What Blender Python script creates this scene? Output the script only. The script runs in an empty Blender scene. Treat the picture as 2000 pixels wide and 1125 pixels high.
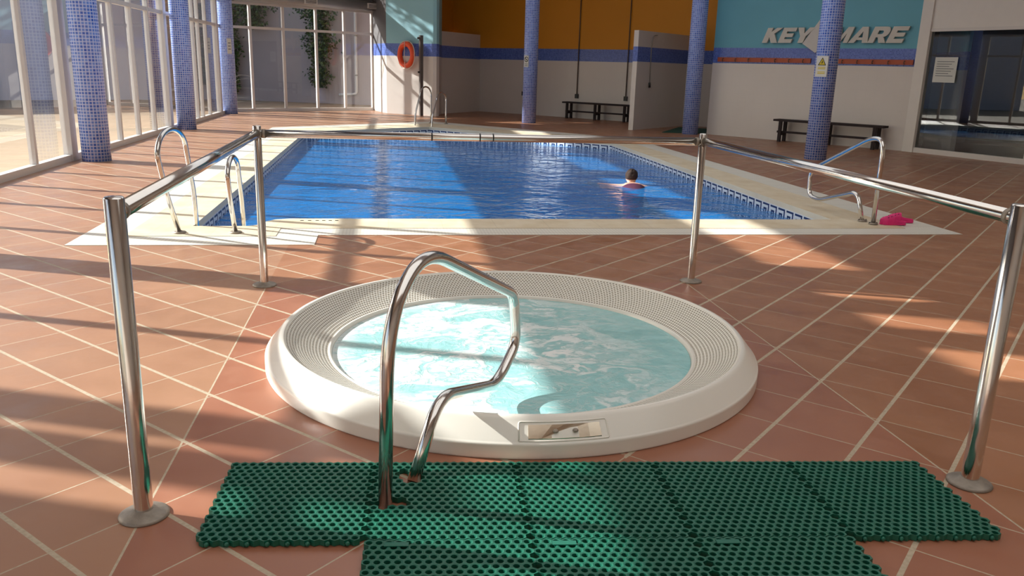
import bpy, bmesh, math, random
from mathutils import Vector, Matrix
random.seed(7)
S = bpy.context.scene
COL = S.collection
PI = math.pi

# ------------------------------------------------------------------ camera
def make_camera():
    f, p, y, r = 1609.1, .26111, .15366, .029238
    cy, sy, cp, sp = math.cos(y), math.sin(y), math.cos(p), math.sin(p)
    fwd = Vector((sy*cp, cy*cp, -sp)); right = Vector((cy, -sy, 0)); up = right.cross(fwd)
    cr, sr = math.cos(r), math.sin(r)
    a = cr*right + sr*up; b = -sr*right + cr*up
    cam = bpy.data.cameras.new('camera'); o = bpy.data.objects.new('camera', cam); COL.objects.link(o)
    cam.sensor_width = 36; cam.lens = 36*f/2000; cam.clip_end = 300; cam.clip_start = .05
    m = Matrix((a, b, -fwd)).transposed().to_4x4(); m.translation = (0, 0, 1.45)
    o.matrix_world = m
    S.camera = o
make_camera()

# ------------------------------------------------------------------ light
SUN_AZ = math.radians(-20); SUN_EL = math.radians(28)
sun_dir = Vector((math.cos(SUN_AZ)*math.cos(SUN_EL), math.sin(SUN_AZ)*math.cos(SUN_EL), -math.sin(SUN_EL)))
w = bpy.data.worlds.new('sky'); S.world = w; w.use_nodes = True
nt = w.node_tree; bg = nt.nodes['Background']; sky = nt.nodes.new('ShaderNodeTexSky')
sky.sky_type = 'NISHITA'; sky.sun_disc = False; sky.sun_elevation = SUN_EL
sky.sun_rotation = math.atan2(-sun_dir.x, -sun_dir.y); sky.air_density = 1.0; sky.dust_density = 2.0; sky.ozone_density = 1.0
nt.links.new(sky.outputs[0], bg.inputs[0]); bg.inputs[1].default_value = .22
sl = bpy.data.lights.new('sun', 'SUN'); sl.energy = 9.5; sl.angle = math.radians(.6); sl.color = (1, .97, .92)
so = bpy.data.objects.new('sun', sl); COL.objects.link(so)
so.rotation_euler = sun_dir.to_track_quat('-Z', 'Y').to_euler()
S.view_settings.view_transform = 'Standard'; S.view_settings.look = 'None'
S.view_settings.gamma = 1; S.view_settings.use_curve_mapping = False
S.view_settings.exposure = 0.12
CEIL = 6.0
def area(name, loc, size, rot, energy, color):
    l = bpy.data.lights.new(name, 'AREA'); l.shape = 'RECTANGLE'; l.size, l.size_y = size; l.energy = energy; l.color = color
    o = bpy.data.objects.new(name, l); COL.objects.link(o); o.location = loc; o.rotation_euler = rot
    return o
# added area lamps under the ceiling that lift the ambient light of the hall
area('ambient_fill', (3.0, 2.0, CEIL-.12), (9, 7), (0, 0, 0), 180, (.98, .99, .97))
area('ambient_fill', (2.0, 13.0, CEIL-.12), (9, 9), (0, 0, 0), 180, (.98, .99, .97))

# ------------------------------------------------------------------ node helpers
class X:
    """tiny expression wrapper over math nodes"""
    def __init__(s, t, sock): s.t = t; s.s = sock
    def op(s, o, *a, clamp=False):
        n = s.t.nodes.new('ShaderNodeMath'); n.operation = o; n.use_clamp = clamp
        for i, v in enumerate((s,)+a):
            if isinstance(v, X): s.t.links.new(v.s, n.inputs[i])
            else: n.inputs[i].default_value = v
        return X(s.t, n.outputs[0])
    def __add__(s, o): return s.op('ADD', o)
    def __sub__(s, o): return s.op('SUBTRACT', o)
    def __mul__(s, o): return s.op('MULTIPLY', o)
    def __truediv__(s, o): return s.op('DIVIDE', o)
    def fract(s): return s.op('FRACT')
    def floor(s): return s.op('FLOOR')
    def abs(s): return s.op('ABSOLUTE')
    def gt(s, o): return s.op('GREATER_THAN', o)
    def lt(s, o): return s.op('LESS_THAN', o)
    def max(s, o): return s.op('MAXIMUM', o)
    def min(s, o): return s.op('MINIMUM', o)
    def inv(s): return s.op('MULTIPLY', -1.0) + 1.0
    def ramp(s, lo, hi):
        n = s.t.nodes.new('ShaderNodeMapRange'); s.t.links.new(s.s, n.inputs[0]); n.inputs[1].default_value = lo; n.inputs[2].default_value = hi
        return X(s.t, n.outputs[0])
class Mat:
    def __init__(s, name):
        s.m = bpy.data.materials.new(name); s.m.use_nodes = True; s.t = s.m.node_tree
        s.b = s.t.nodes['Principled BSDF']; s.out = s.t.nodes['Material Output']
    def node(s, k): return s.t.nodes.new(k)
    def pos(s):
        g = s.node('ShaderNodeNewGeometry'); x = s.node('ShaderNodeSeparateXYZ'); s.t.links.new(g.outputs['Position'], x.inputs[0])
        return [X(s.t, x.outputs[i]) for i in range(3)]
    def obj(s):
        g = s.node('ShaderNodeTexCoord'); x = s.node('ShaderNodeSeparateXYZ'); s.t.links.new(g.outputs['Object'], x.inputs[0])
        return [X(s.t, x.outputs[i]) for i in range(3)]
    def uv(s):
        g = s.node('ShaderNodeUVMap'); x = s.node('ShaderNodeSeparateXYZ'); s.t.links.new(g.outputs[0], x.inputs[0])
        return X(s.t, x.outputs[0]), X(s.t, x.outputs[1])
    def vec(s, x, y, z=0.0):
        c = s.node('ShaderNodeCombineXYZ')
        for i, v in enumerate((x, y, z)):
            if isinstance(v, X): s.t.links.new(v.s, c.inputs[i])
            else: c.inputs[i].default_value = v
        return c.outputs[0]
    def noise(s, v, scale, detail=3, rough=.5, dist=0.0, color=False):
        n = s.node('ShaderNodeTexNoise'); n.inputs['Scale'].default_value = scale; n.inputs['Detail'].default_value = detail
        n.inputs['Roughness'].default_value = rough; n.inputs['Distortion'].default_value = dist
        if v is not None: s.t.links.new(v, n.inputs['Vector'])
        else:
            g = s.node('ShaderNodeNewGeometry'); s.t.links.new(g.outputs['Position'], n.inputs['Vector'])
        return n.outputs['Color'] if color else X(s.t, n.outputs[0])
    def rand(s, v):
        n = s.node('ShaderNodeTexWhiteNoise'); s.t.links.new(v, n.inputs['Vector']); return X(s.t, n.outputs['Value'])
    def mix(s, f, a, b):
        n = s.node('ShaderNodeMix'); n.data_type = 'RGBA'
        if isinstance(f, X): s.t.links.new(f.s, n.inputs[0])
        else: n.inputs[0].default_value = f
        for i, v in ((6, a), (7, b)):
            if isinstance(v, (tuple, list)): n.inputs[i].default_value = (*v[:3], 1)
            else: s.t.links.new(v, n.inputs[i])
        return n.outputs[2]
    def col(s, v, key='Base Color'):
        if isinstance(v, (tuple, list)): s.b.inputs[key].default_value = (*v[:3], 1)
        else: s.t.links.new(v, s.b.inputs[key])
        return s
    def set(s, **k):
        for n, v in k.items():
            n = n.replace('_', ' ')
            if isinstance(v, X): s.t.links.new(v.s, s.b.inputs[n])
            else: s.b.inputs[n].default_value = v
        return s
    def bump(s, h, strength=.3, dist=.01):
        n = s.node('ShaderNodeBump'); n.inputs['Strength'].default_value = strength; n.inputs['Distance'].default_value = dist
        s.t.links.new(h.s if isinstance(h, X) else h, n.inputs['Height']); s.t.links.new(n.outputs[0], s.b.inputs['Normal']); return n.outputs[0]
def lin(r, g, b):
    f = lambda c: (c/255/12.92 if c/255 <= .04045 else ((c/255+.055)/1.055)**2.4)
    return (f(r), f(g), f(b))
def plain(name, c, rough=.5, metal=0.0, var=.06, scale=6, bump=0.0):
    m = Mat(name); n = m.noise(None, scale, 4)
    m.col(m.mix(n, tuple(v*(1-var*2) for v in c), tuple(min(1, v*(1+var)) for v in c))); m.set(Roughness=rough, Metallic=metal)
    if bump: m.bump(m.noise(None, scale*8, 4), .4, bump)
    return m.m

# ------------------------------------------------------------------ materials
def mat_floor():
    m = Mat('terracotta_tiles'); x, y, z = m.pos(); q = 2**-.5
    a = ((x+y)*q - .955)/.3405; b = ((y-x)*q - .672)/.344
    ea = (a.fract()-.5).abs(); eb = (b.fract()-.5).abs()            # .5 at the joint
    right = x.gt(.9)
    # wide joints run one way on each side of the tub, narrow ones the other
    wa = (right.inv()*.016 + .0085); wb = (right*.016 + .0085)
    ja = (ea.op('MULTIPLY', -1.0)+.5).lt(wa); jb = (eb.op('MULTIPLY', -1.0)+.5).lt(wb)
    cut = ((x+.805).abs().lt(.004)).max((x-2.10).abs().lt(.004))*y.lt(5.47)
    joint = ja.max(jb).max(cut)
    inside = x.gt(-.805)*x.lt(2.10)*y.lt(5.47)
    v = m.vec(a.floor(), b.floor(), inside)
    r = m.rand(v); n = m.noise(None, 5, 5, .6); n2 = m.noise(None, 1.3, 2)
    base = m.mix(r, lin(144, 93, 60), lin(166, 114, 80))
    base = m.mix(x.lt(-.805)*.5, base, lin(180, 144, 116))  # left tiles a little tanner, with sunlit paleness also put into their colour
    base = m.mix(inside*.6, base, lin(158, 97, 77))
    base = m.mix((n*.7).ramp(.15, .55)*.35, base, lin(180, 132, 106))
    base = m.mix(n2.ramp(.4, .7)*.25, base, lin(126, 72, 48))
    gn = m.noise(None, 60, 3)
    grout = m.mix(gn, lin(158, 140, 116), lin(204, 190, 166))
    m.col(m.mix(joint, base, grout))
    m.set(Roughness=(joint*.35 + n.ramp(.3, .8)*.25 + .28)); m.b.inputs['Specular IOR Level'].default_value = .6
    m.bump(joint.inv() + n*.25, .35, .003)
    return m.m
def mosaic_nodes(m, u, v, size, c1, c2, grout, gw=.09):
    fu, fv = u/size, v/size
    j = ((fu.fract()-.5).abs().gt(.5-gw)).max((fv.fract()-.5).abs().gt(.5-gw))
    r = m.rand(m.vec(fu.floor(), fv.floor()))
    return m.mix(j, m.mix(r, c1, c2), grout), j
def mat_mosaic(name, size, c1, c2, grout, gw=.09, rough=.25):
    m = Mat(name); u, v = m.uv(); c, j = mosaic_nodes(m, u, v, size, c1, c2, grout, gw)
    m.col(c); m.set(Roughness=j*.5+rough); m.bump(j.inv(), .3, .002); return m.m
def mat_walltile():
    m = Mat('beige_wall_tile'); u, v = m.uv()
    j = ((u/.2).fract().lt(.02)).max((v/.2).fract().lt(.02)); n = m.noise(None, 1.2, 3)
    c = m.mix(n, lin(208, 200, 193), lin(218, 210, 203)); m.col(m.mix(j*.12, c, lin(180, 170, 162))); m.set(Roughness=.3); return m.m
def mat_chrome(name='polished_steel', c=(.78, .76, .73), r0=.05):
    m = Mat(name); n = m.noise(None, 9, 4); n2 = m.noise(None, 70, 2)
    m.col(m.mix(n, tuple(v*.82 for v in c), c)); m.set(Metallic=1.0, Roughness=(n*.12+n2*.05+r0)); m.bump(n2, .05, .001); return m.m
def mat_glass(name, tint=(.93, .96, .96), k=1.0):
    m = Mat(name); t = m.t; t.nodes.remove(m.b)
    tr = m.node('ShaderNodeBsdfTransparent'); tr.inputs[0].default_value = (*tint, 1)
    gl = m.node('ShaderNodeBsdfGlossy'); gl.inputs['Roughness'].default_value = .005; gl.inputs[0].default_value = (1, 1, 1, 1)
    fr = m.node('ShaderNodeFresnel'); fr.inputs[0].default_value = 1.5
    f = X(t, fr.outputs[0]).op('MULTIPLY', 1.7*k, clamp=True)
    mx = m.node('ShaderNodeMixShader'); t.links.new(f.s, mx.inputs[0]); t.links.new(tr.outputs[0], mx.inputs[1]); t.links.new(gl.outputs[0], mx.inputs[2])
    t.links.new(mx.outputs[0], m.out.inputs[0]); return m.m
def mat_pool_water():
    m = Mat('pool_water'); t = m.t; t.nodes.remove(m.b); x, y, z = m.pos()
    h = m.noise(m.vec(x, y*1.3), 1.9, 3, .5, .9)*1.5 + m.noise(m.vec(x*1.0, y*1.0, 3.0), 9, 3, .55, .8)*.35
    bp = m.node('ShaderNodeBump'); bp.inputs['Strength'].default_value = .8; bp.inputs['Distance'].default_value = .05; t.links.new(h.s, bp.inputs['Height'])
    tr = m.node('ShaderNodeBsdfTransparent'); tr.inputs[0].default_value = (.22, .62, .97, 1)
    gl = m.node('ShaderNodeBsdfGlossy'); gl.inputs['Roughness'].default_value = .03; gl.inputs[0].default_value = (1, 1, 1, 1)
    df = m.node('ShaderNodeBsdfDiffuse'); df.inputs[0].default_value = (.008, .33, .93, 1)
    fr = m.node('ShaderNodeFresnel'); fr.inputs[0].default_value = 1.33
    for n in (gl, fr): t.links.new(bp.outputs[0], n.inputs['Normal'])
    m0 = m.node('ShaderNodeMixShader'); m0.inputs[0].default_value = .46; t.links.new(tr.outputs[0], m0.inputs[1]); t.links.new(df.outputs[0], m0.inputs[2])
    mx = m.node('ShaderNodeMixShader'); t.links.new(fr.outputs[0], mx.inputs[0]); t.links.new(m0.outputs[0], mx.inputs[1]); t.links.new(gl.outputs[0], mx.inputs[2])
    t.links.new(mx.outputs[0], m.out.inputs[0]); return m.m
def mat_spa_water():
    m = Mat('whirlpool_water'); x, y, z = m.pos()
    wn = m.noise(m.vec(x, y), 2.2, 3, .55, 0, color=True)
    sc = m.node('ShaderNodeVectorMath'); sc.operation = 'MULTIPLY_ADD'; m.t.links.new(wn, sc.inputs[0]); sc.inputs[1].default_value = (.9, .9, 0); m.t.links.new(m.vec(x, y*1.5), sc.inputs[2])
    n1 = m.noise(sc.outputs[0], 1.35, 6, .55, .9); n2 = m.noise(m.vec(x*1.2, y*2.0, 4.0), 10, 6, .7, .8)
    n3 = m.noise(sc.outputs[0], 4.0, 5, .6, .6)
    ridge = ((n1-.5).abs()).ramp(.055, .020)                     # drifting ribbons of foam
    big = (n1*.75+n3*.25).ramp(.545, .575)
    ridge = ridge.max(((n3-.5).abs()).ramp(.030, .0)*.45)
    spread = (x-.40).op('POWER', 2.0)*.55 + (y-3.85).op('POWER', 2.0)*.15
    foam = (ridge*.85 + big)*n2.ramp(.34, .50)
    foam = (foam*spread.ramp(.60, .12)).op('MINIMUM', 1.0)
    edge = ((x-.64).op('POWER', 2.0) + (y-4.08).op('POWER', 2.0)).op('SQRT')
    foam = foam.max(edge.ramp(.80, .93)*x.lt(.5)*n2.ramp(.2, .6)*.9)
    aqua = m.mix(n2.ramp(.2, .8), lin(136, 194, 196), lin(166, 212, 212))
    m.col(m.mix(foam, aqua, (.84, .87, .86)))
    m.set(Roughness=foam*.4+.08); m.b.inputs['IOR'].default_value = 1.33
    m.b.inputs['Subsurface Weight'].default_value = .0
    m.bump(m.noise(m.vec(x, y), 7, 5, .6, 1.0)+foam*.3, .35, .03); return m.m
def mat_grate():
    m = Mat('overflow_grating'); u, v = m.uv()                       # u angle in steps, v rows
    fv = v; row = fv.floor(); off = (row*.5).fract()
    fu = u + off
    d = (((fu.fract()-.5)*1.0).op('POWER', 2.0) + ((fv.fract()-.5)*1.0).op('POWER', 2.0)).op('SQRT')
    hole = d.ramp(.40, .26)
    m.col(m.mix(hole, lin(240, 236, 226), lin(146, 136, 116))); m.set(Roughness=.45); m.bump(hole.inv(), .8, .004); return m.m
def mat_coping():
    m = Mat('cream_coping_stone'); n = m.noise(None, 3, 5, .6); n2 = m.noise(None, 30, 4); u, v = m.uv()
    j = (u/.5).fract().lt(.012).max((v/.5).fract().lt(.012))
    c = m.mix(n.ramp(.35, .7), lin(226, 214, 190), lin(208, 190, 158)); m.col(m.mix(j*.35, c, lin(170, 155, 130)))
    m.set(Roughness=.6); m.bump(n2, .3, .002); return m.m
def mat_gutter():
    m = Mat('white_gutter_grating'); u, v = m.uv()
    g = (u/.03).fract().gt(.62)*(v/.34).fract().gt(.08); j = (v/.33).fract().lt(.03)
    m.col(m.mix(g*.18, m.mix(j*.5, lin(228, 224, 212), lin(150, 140, 125)), lin(165, 160, 150))); m.set(Roughness=.45); m.bump(g.inv(), .15, .002); return m.m
def mat_key():
    m = Mat('greek_key_tiles'); u, v = m.uv(); fu = (u/.21).fract(); fv = (v+.21)/.15
    def rect(a, b, c, d): return fu.gt(a)*fu.lt(b)*fv.gt(c)*fv.lt(d)
    dark = rect(0, .84, .80, .96).max(rect(0, .15, .10, .96)).max(rect(.30, .46, .10, .58)).max(rect(.30, .72, .42, .58)).max(rect(.58, .72, .10, .58)).max(rect(.90, 1.0, .0, .2))
    c = m.mix(fv.ramp(.9, .2)*.35, lin(214, 222, 226), lin(120, 170, 220))
    m.col(m.mix(dark, c, lin(24, 44, 92))); m.set(Roughness=.25); return m.m
def mat_paving():
    m = Mat('tan_paving'); x, y, z = m.pos(); n = m.noise(None, 2, 4)
    j = ((x/.4).fract().lt(.03)).max((y/.4).fract().lt(.03))
    m.col(m.mix(j*.5, m.mix(n, lin(150, 130, 104), lin(170, 150, 124)), lin(160, 138, 110))); m.set(Roughness=.8); return m.m
def mat_leaf():
    m = Mat('ivy_leaf'); x, y, z = m.pos(); r = m.noise(None, 6, 4)
    m.col(m.mix(r.ramp(.3, .7), lin(28, 48, 26), lin(82, 104, 48))); m.set(Roughness=.5); return m.m
def mat_bark():
    m = Mat('palm_bark'); x, y, z = m.pos(); r = m.noise(None, 8, 5); b = (z/.14).fract()
    m.col(m.mix((r*.7+b*.3), lin(90, 66, 46), lin(172, 132, 94))); m.set(Roughness=.9); m.bump(r+b, .6, .03); return m.m
M = {}
M['floor'] = mat_floor()
M['pillar'] = mat_mosaic('blue_pillar_mosaic', .044, lin(50, 92, 196), lin(116, 152, 232), lin(192, 204, 240), .125)
M['band'] = mat_mosaic('blue_band_mosaic', .03, lin(40, 70, 158), lin(92, 118, 200), lin(122, 142, 204), .09)
M['basin'] = mat_mosaic('pool_basin_mosaic', .05, lin(120, 195, 245), lin(150, 215, 250), lin(170, 225, 250), .05)
M['walltile'] = mat_walltile()
M['teal'] = plain('teal_wall_paint', lin(104, 172, 190), .55, var=.05, scale=1.5)
M['paleteal'] = plain('pale_teal_wall_paint', lin(146, 196, 208), .55, var=.03, scale=1.5)
M['orange'] = plain('ochre_wall_paint', lin(214, 142, 26), .6, var=.04, scale=1.2)
M['white'] = plain('white_plaster', lin(224, 218, 210), .6, var=.02)
M['frame'] = plain('white_lacquered_aluminium', lin(214, 208, 202), .35, var=.02)
M['grey'] = plain('grey_painted_wall', lin(104, 102, 104), .6, var=.04)
M['ceil'] = plain('ceiling_paint', lin(226, 222, 214), .7, var=.02)
M['chrome'] = mat_chrome()
M['steel'] = plain('worn_steel_flange', lin(158, 148, 136), .5, .45, var=.25, scale=30, bump=.002)
M['glass'] = mat_glass('window_glass')
M['glassdark'] = mat_glass('door_glass', (.78, .80, .80), .75)
M['water'] = mat_pool_water(); M['spawater'] = mat_spa_water(); M['grate'] = mat_grate()
M['acrylic'] = plain('white_acrylic', lin(236, 232, 222), .22, var=.02, scale=3)
M['coping'] = mat_coping(); M['gutter'] = mat_gutter(); M['key'] = mat_key()
M['copeface'] = plain('coping_face', lin(206, 200, 180), .5)
M['mat'] = plain('green_rubber', (.006, .125, .076), .42, var=.15, scale=12)
M['matlabel'] = plain('green_rubber_label', (.008, .14, .09), .45)
M['wood'] = plain('dark_bench_wood', lin(40, 26, 26), .75, var=.2, scale=14)
M['rack'] = plain('orange_brown_wood', lin(176, 82, 48), .5, var=.12, scale=8)
M['black'] = plain('black_plastic', (.012, .012, .013), .4)
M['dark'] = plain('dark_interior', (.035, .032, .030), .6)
M['cond'] = plain('grey_conduit', lin(92, 76, 66), .5)
M['hose'] = plain('grey_hose', lin(150, 146, 138), .35)
M['letter'] = plain('brushed_letter', lin(204, 200, 190), .4, var=.04)
M['diamond'] = plain('pale_diamond', lin(206, 202, 196), .45, var=.04)
M['paper'] = plain('paper', lin(212, 212, 204), .7, var=.02)
M['ink'] = plain('grey_ink', lin(120, 122, 124), .7)
M['inkdark'] = plain('dark_ink', (.02, .02, .02), .7)
M['yellow'] = plain('yellow_print', lin(214, 190, 40), .6)
M['duct'] = plain('grey_duct', lin(150, 148, 146), .45, .3, var=.06)
M['buoy'] = plain('orange_lifebuoy', lin(236, 84, 40), .45, var=.05)
M['rope'] = plain('white_rope', lin(226, 220, 206), .8)
M['post'] = plain('grey_post', lin(104, 96, 92), .45, .4)
M['pink'] = plain('pink_foam', lin(226, 40, 120), .5, var=.05)
M['skin'] = plain('skin', lin(214, 168, 146), .5, var=.04)
M['hair'] = plain('dark_brown_hair', lin(56, 38, 28), .9, var=.4, scale=60, bump=.012)
M['suit'] = plain('maroon_swimsuit', lin(78, 34, 62), .5, var=.12, scale=20)
M['paving'] = mat_paving(); M['leaf'] = mat_leaf(); M['bark'] = mat_bark()
M['extwall'] = plain('garden_wall_render', lin(166, 156, 158), .8, var=.08, scale=1.0)
M['extwall2'] = plain('terrace_wall_render', lin(206, 204, 214), .8, var=.05, scale=.8)
M['pipe'] = plain('pale_pipe', lin(206, 206, 204), .5)
M['greenmat'] = plain('dark_green_carpet', lin(20, 74, 62), .8)
M['plate'] = mat_chrome('mirror_plate', (.80, .72, .58), .08)

# ------------------------------------------------------------------ mesh builder
class MB:
    def __init__(s): s.v = []; s.f = []; s.uv = []; s.mi = []; s.sm = []
    def face(s, pts, mi=0, uv=None, smooth=False):
        b = len(s.v); pts = [Vector(p) for p in pts]; s.v += pts; s.f.append(tuple(range(b, b+len(pts))))
        if uv is None:
            n = Vector((0, 0, 0))
            for i in range(len(pts)):
                p, q = pts[i], pts[(i+1) % len(pts)]; n += Vector(((p.y-q.y)*(p.z+q.z), (p.z-q.z)*(p.x+q.x), (p.x-q.x)*(p.y+q.y)))
            n.normalize()
            if abs(n.z) > .7: uv = [(p.x, p.y) for p in pts]
            else:
                t = Vector((-n.y, n.x, 0)).normalized(); uv = [(p.dot(t), p.z) for p in pts]
        s.uv.append(list(uv)); s.mi.append(mi); s.sm.append(smooth)
    def hexa(s, c, mi=0):                       # eight corners: bottom four ccw, top four ccw
        for q in ((3, 2, 1, 0), (4, 5, 6, 7), (0, 1, 5, 4), (1, 2, 6, 5), (2, 3, 7, 6), (3, 0, 4, 7)): s.face([c[i] for i in q], mi)
    def box(s, cx, cy, cz, sx, sy, sz, ang=0.0, mi=0):
        ca, sa = math.cos(ang), math.sin(ang); c = []
        for dz in (-.5, .5):
            for dx, dy in ((-.5, -.5), (.5, -.5), (.5, .5), (-.5, .5)):
                x, y = dx*sx, dy*sy; c.append((cx+x*ca-y*sa, cy+x*sa+y*ca, cz+dz*sz))
        s.hexa(c, mi)
    def slab(s, p0, p1, z0, z1, t, mi=0, off=0.0):   # upright slab along p0-p1, thickness t centred (shifted by off to the left of p0->p1)
        d = Vector((p1[0]-p0[0], p1[1]-p0[1], 0)).normalized(); n = Vector((-d.y, d.x, 0))
        a = [Vector((*p0[:2], 0))+n*(off-t/2), Vector((*p1[:2], 0))+n*(off-t/2), Vector((*p1[:2], 0))+n*(off+t/2), Vector((*p0[:2], 0))+n*(off+t/2)]
        s.hexa([p+Vector((0, 0, z0)) for p in a]+[p+Vector((0, 0, z1)) for p in a], mi)
    def prism(s, poly, z0, z1, mi=0, bottom=True):
        s.face([(x, y, z1) for x, y in poly], mi)
        if bottom: s.face([(x, y, z0) for x, y in reversed(poly)], mi)
        for i in range(len(poly)):
            a, b = poly[i], poly[(i+1) % len(poly)]; s.face([(*a, z0), (*b, z0), (*b, z1), (*a, z1)], mi)
    def grid(s, rows, mi=0, closed=True, uvf=None, smooth=True, flip=False):
        for i in range(len(rows)-1):
            n = len(rows[i]); m = n if closed else n-1
            for j in range(m):
                k = (j+1) % n; q = [rows[i][j], rows[i][k], rows[i+1][k], rows[i+1][j]]
                u = [uvf(i, j), uvf(i, j+1), uvf(i+1, j+1), uvf(i+1, j)] if uvf else None
                if flip: q = q[::-1]; u = u[::-1] if u else None
                s.face(q, mi, u, smooth)
    def lathe(s, prof, c=(0, 0, 0), n=32, mi=0, uvf=None, smooth=True, arc=(0, 2*PI)):
        rows = [[Vector((c[0]+r*math.cos(2*PI*j/n), c[1]+r*math.sin(2*PI*j/n), c[2]+z)) for j in range(n)] for r, z in prof]
        s.grid(rows, mi, True, uvf, smooth)
    def cyl(s, c, r, z0, z1, n=24, mi=0, cap=True):
        s.lathe([(r, z0), (r, z1)], c, n, mi, uvf=lambda i, j: (2*PI*r*j/n, z1 if i else z0))
        if cap:
            s.face([(c[0]+r*math.cos(2*PI*j/n), c[1]+r*math.sin(2*PI*j/n), c[2]+z1) for j in range(n)], mi)
            s.face([(c[0]+r*math.cos(-2*PI*j/n), c[1]+r*math.sin(-2*PI*j/n), c[2]+z0) for j in range(n)], mi)
    def tube(s, pts, r, n=14, mi=0, cap=True, closed=False):
        pts = [Vector(p) for p in pts]; N = len(pts); T = []
        for i in range(N):
            if closed: t = pts[(i+1) % N]-pts[i-1]
            else: t = pts[min(i+1, N-1)]-pts[max(i-1, 0)]
            T.append(t.normalized())
        up = Vector((0, 0, 1)) if abs(T[0].z) < .9 else Vector((1, 0, 0)); u = (up-T[0]*up.dot(T[0])).normalized(); rows = []
        for i in range(N):
            u = (u-T[i]*u.dot(T[i])).normalized(); v = T[i].cross(u); rr = r(i/(N-1)) if callable(r) else r
            rows.append([pts[i]+u*(rr*math.cos(2*PI*j/n))+v*(rr*math.sin(2*PI*j/n)) for j in range(n)])
        if closed: rows.append(rows[0])
        s.grid(rows, mi)
        if cap and not closed: s.face(rows[0][::-1], mi); s.face(rows[-1], mi)
    def ball(s, c, r, mi=0, n=12, m=8):
        r = (r, r, r) if not isinstance(r, (tuple, list)) else r; c = Vector(c)
        rows = [[c+Vector((r[0]*math.sin(PI*i/m)*math.cos(2*PI*j/n), r[1]*math.sin(PI*i/m)*math.sin(2*PI*j/n), -r[2]*math.cos(PI*i/m))) for j in range(n)] for i in range(m+1)]
        s.grid(rows, mi)
    def build(s, name, mats, parent=None, merge=True):
        mats = mats if isinstance(mats, (list, tuple)) else [mats]
        o0 = Vector((0, 0, 0)); q = parent
        while q is not None: o0 += q.location; q = q.parent
        me = bpy.data.meshes.new(name); me.from_pydata([tuple(v-o0) for v in s.v], [], s.f)
        for m in mats: me.materials.append(M[m] if isinstance(m, str) else m)
        me.polygons.foreach_set('material_index', s.mi); me.polygons.foreach_set('use_smooth', s.sm)
        l = me.uv_layers.new(name='UVMap'); l.data.foreach_set('uv', [c for f in s.uv for p in f for c in p])
        if merge:
            bm = bmesh.new(); bm.from_mesh(me); bmesh.ops.remove_doubles(bm, verts=bm.verts, dist=1e-5)
            bmesh.ops.dissolve_degenerate(bm, edges=bm.edges, dist=1e-6); bm.to_mesh(me); bm.free()
        me.update(); o = bpy.data.objects.new(name, me); COL.objects.link(o)
        if parent is not None: o.parent = parent
        return o
def tag(o, label=None, cat=None, group=None, kind=None):
    if label: o['label'] = label
    if cat: o['category'] = cat
    if group: o['group'] = group
    if kind: o['kind'] = kind
    return o
def thing(name, loc, label, cat, group=None, rz=0.0):
    o = bpy.data.objects.new(name, None); COL.objects.link(o); o.location = loc; o.rotation_euler.z = rz; o.empty_display_size = .1
    return tag(o, label, cat, group)
def local(name, mb, mat, root):        # mesh authored in the thing's own coordinates
    loc = root.location.copy(); root.location = (0, 0, 0); o = mb.build(name, mat, root); root.location = loc; return o
def structure(name, mb, mats, parent=None):
    o = mb.build(name, mats, parent)
    if parent is None: o['kind'] = 'structure'
    return o
def copy_tree(o, parent=None):
    c = o.copy(); COL.objects.link(c)
    if parent is not None: c.parent = parent
    for ch in list(o.children): copy_tree(ch, c)
    return c
def rounded(poly, rad, n=6):
    """polyline with its inner corners rounded; rad may be a list"""
    P = [Vector(p) for p in poly]; out = [P[0]]
    for i in range(1, len(P)-1):
        r = rad[i-1] if isinstance(rad, (list, tuple)) else rad
        a = (P[i-1]-P[i]); b = (P[i+1]-P[i]); ra = min(r, a.length*.48); rb = min(r, b.length*.48)
        A = P[i]+a.normalized()*ra; B = P[i]+b.normalized()*rb
        for k in range(n+1):
            t = k/n; out.append(A*(1-t)**2+P[i]*2*t*(1-t)+B*t*t)
    out.append(P[-1]); return out
def lerp(p, q, s): return (p[0]+(q[0]-p[0])*s, p[1]+(q[1]-p[1])*s)
def along(p, q, d):
    L = math.hypot(q[0]-p[0], q[1]-p[1]); return lerp(p, q, d/L)

# ------------------------------------------------------------------ plan of the place
P_OUT = [(-2.52, 6.78), (-.60, 6.78), (-.60, 7.18), (5.55, 7.18), (5.40, 18.0), (1.2, 22.5), (-2.55, 19.4)]
P_MID = [(-2.18, 7.12), (-.95, 7.12), (-.95, 7.47), (5.13, 7.47), (5.05, 17.5), (1.1, 21.7), (-2.20, 19.0)]
P_IN = [(-1.72, 7.57), (-1.27, 7.57), (-1.18, 7.62), (-1.12, 7.80), (-1.05, 7.90), (-.92, 7.95), (4.60, 7.95), (4.62, 16.9), (1.0, 20.4), (-1.72, 18.35)]
WALL_X = -4.45
BW0, BW1 = (-4.42, 25.15), (-.42, 27.5)              # glazed back wall
BL0, BL1 = (0.0, 26.05), (1.44, 24.85)               # pale blue wall
RL0, RL1 = (1.68, 26.3), (3.08, 28.3)                # low wall of the recess
RB1 = (9.8, 21.45)                                   # far end of the ochre wall
PT0, PT1 = (6.20, 20.68), (8.25, 22.72)              # shower partition
BG0, BG1 = (7.81, 19.75), (10.67, 16.0)              # big teal wall
DR1 = (12.75, 10.3)                                  # end of the glass door wall

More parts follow.
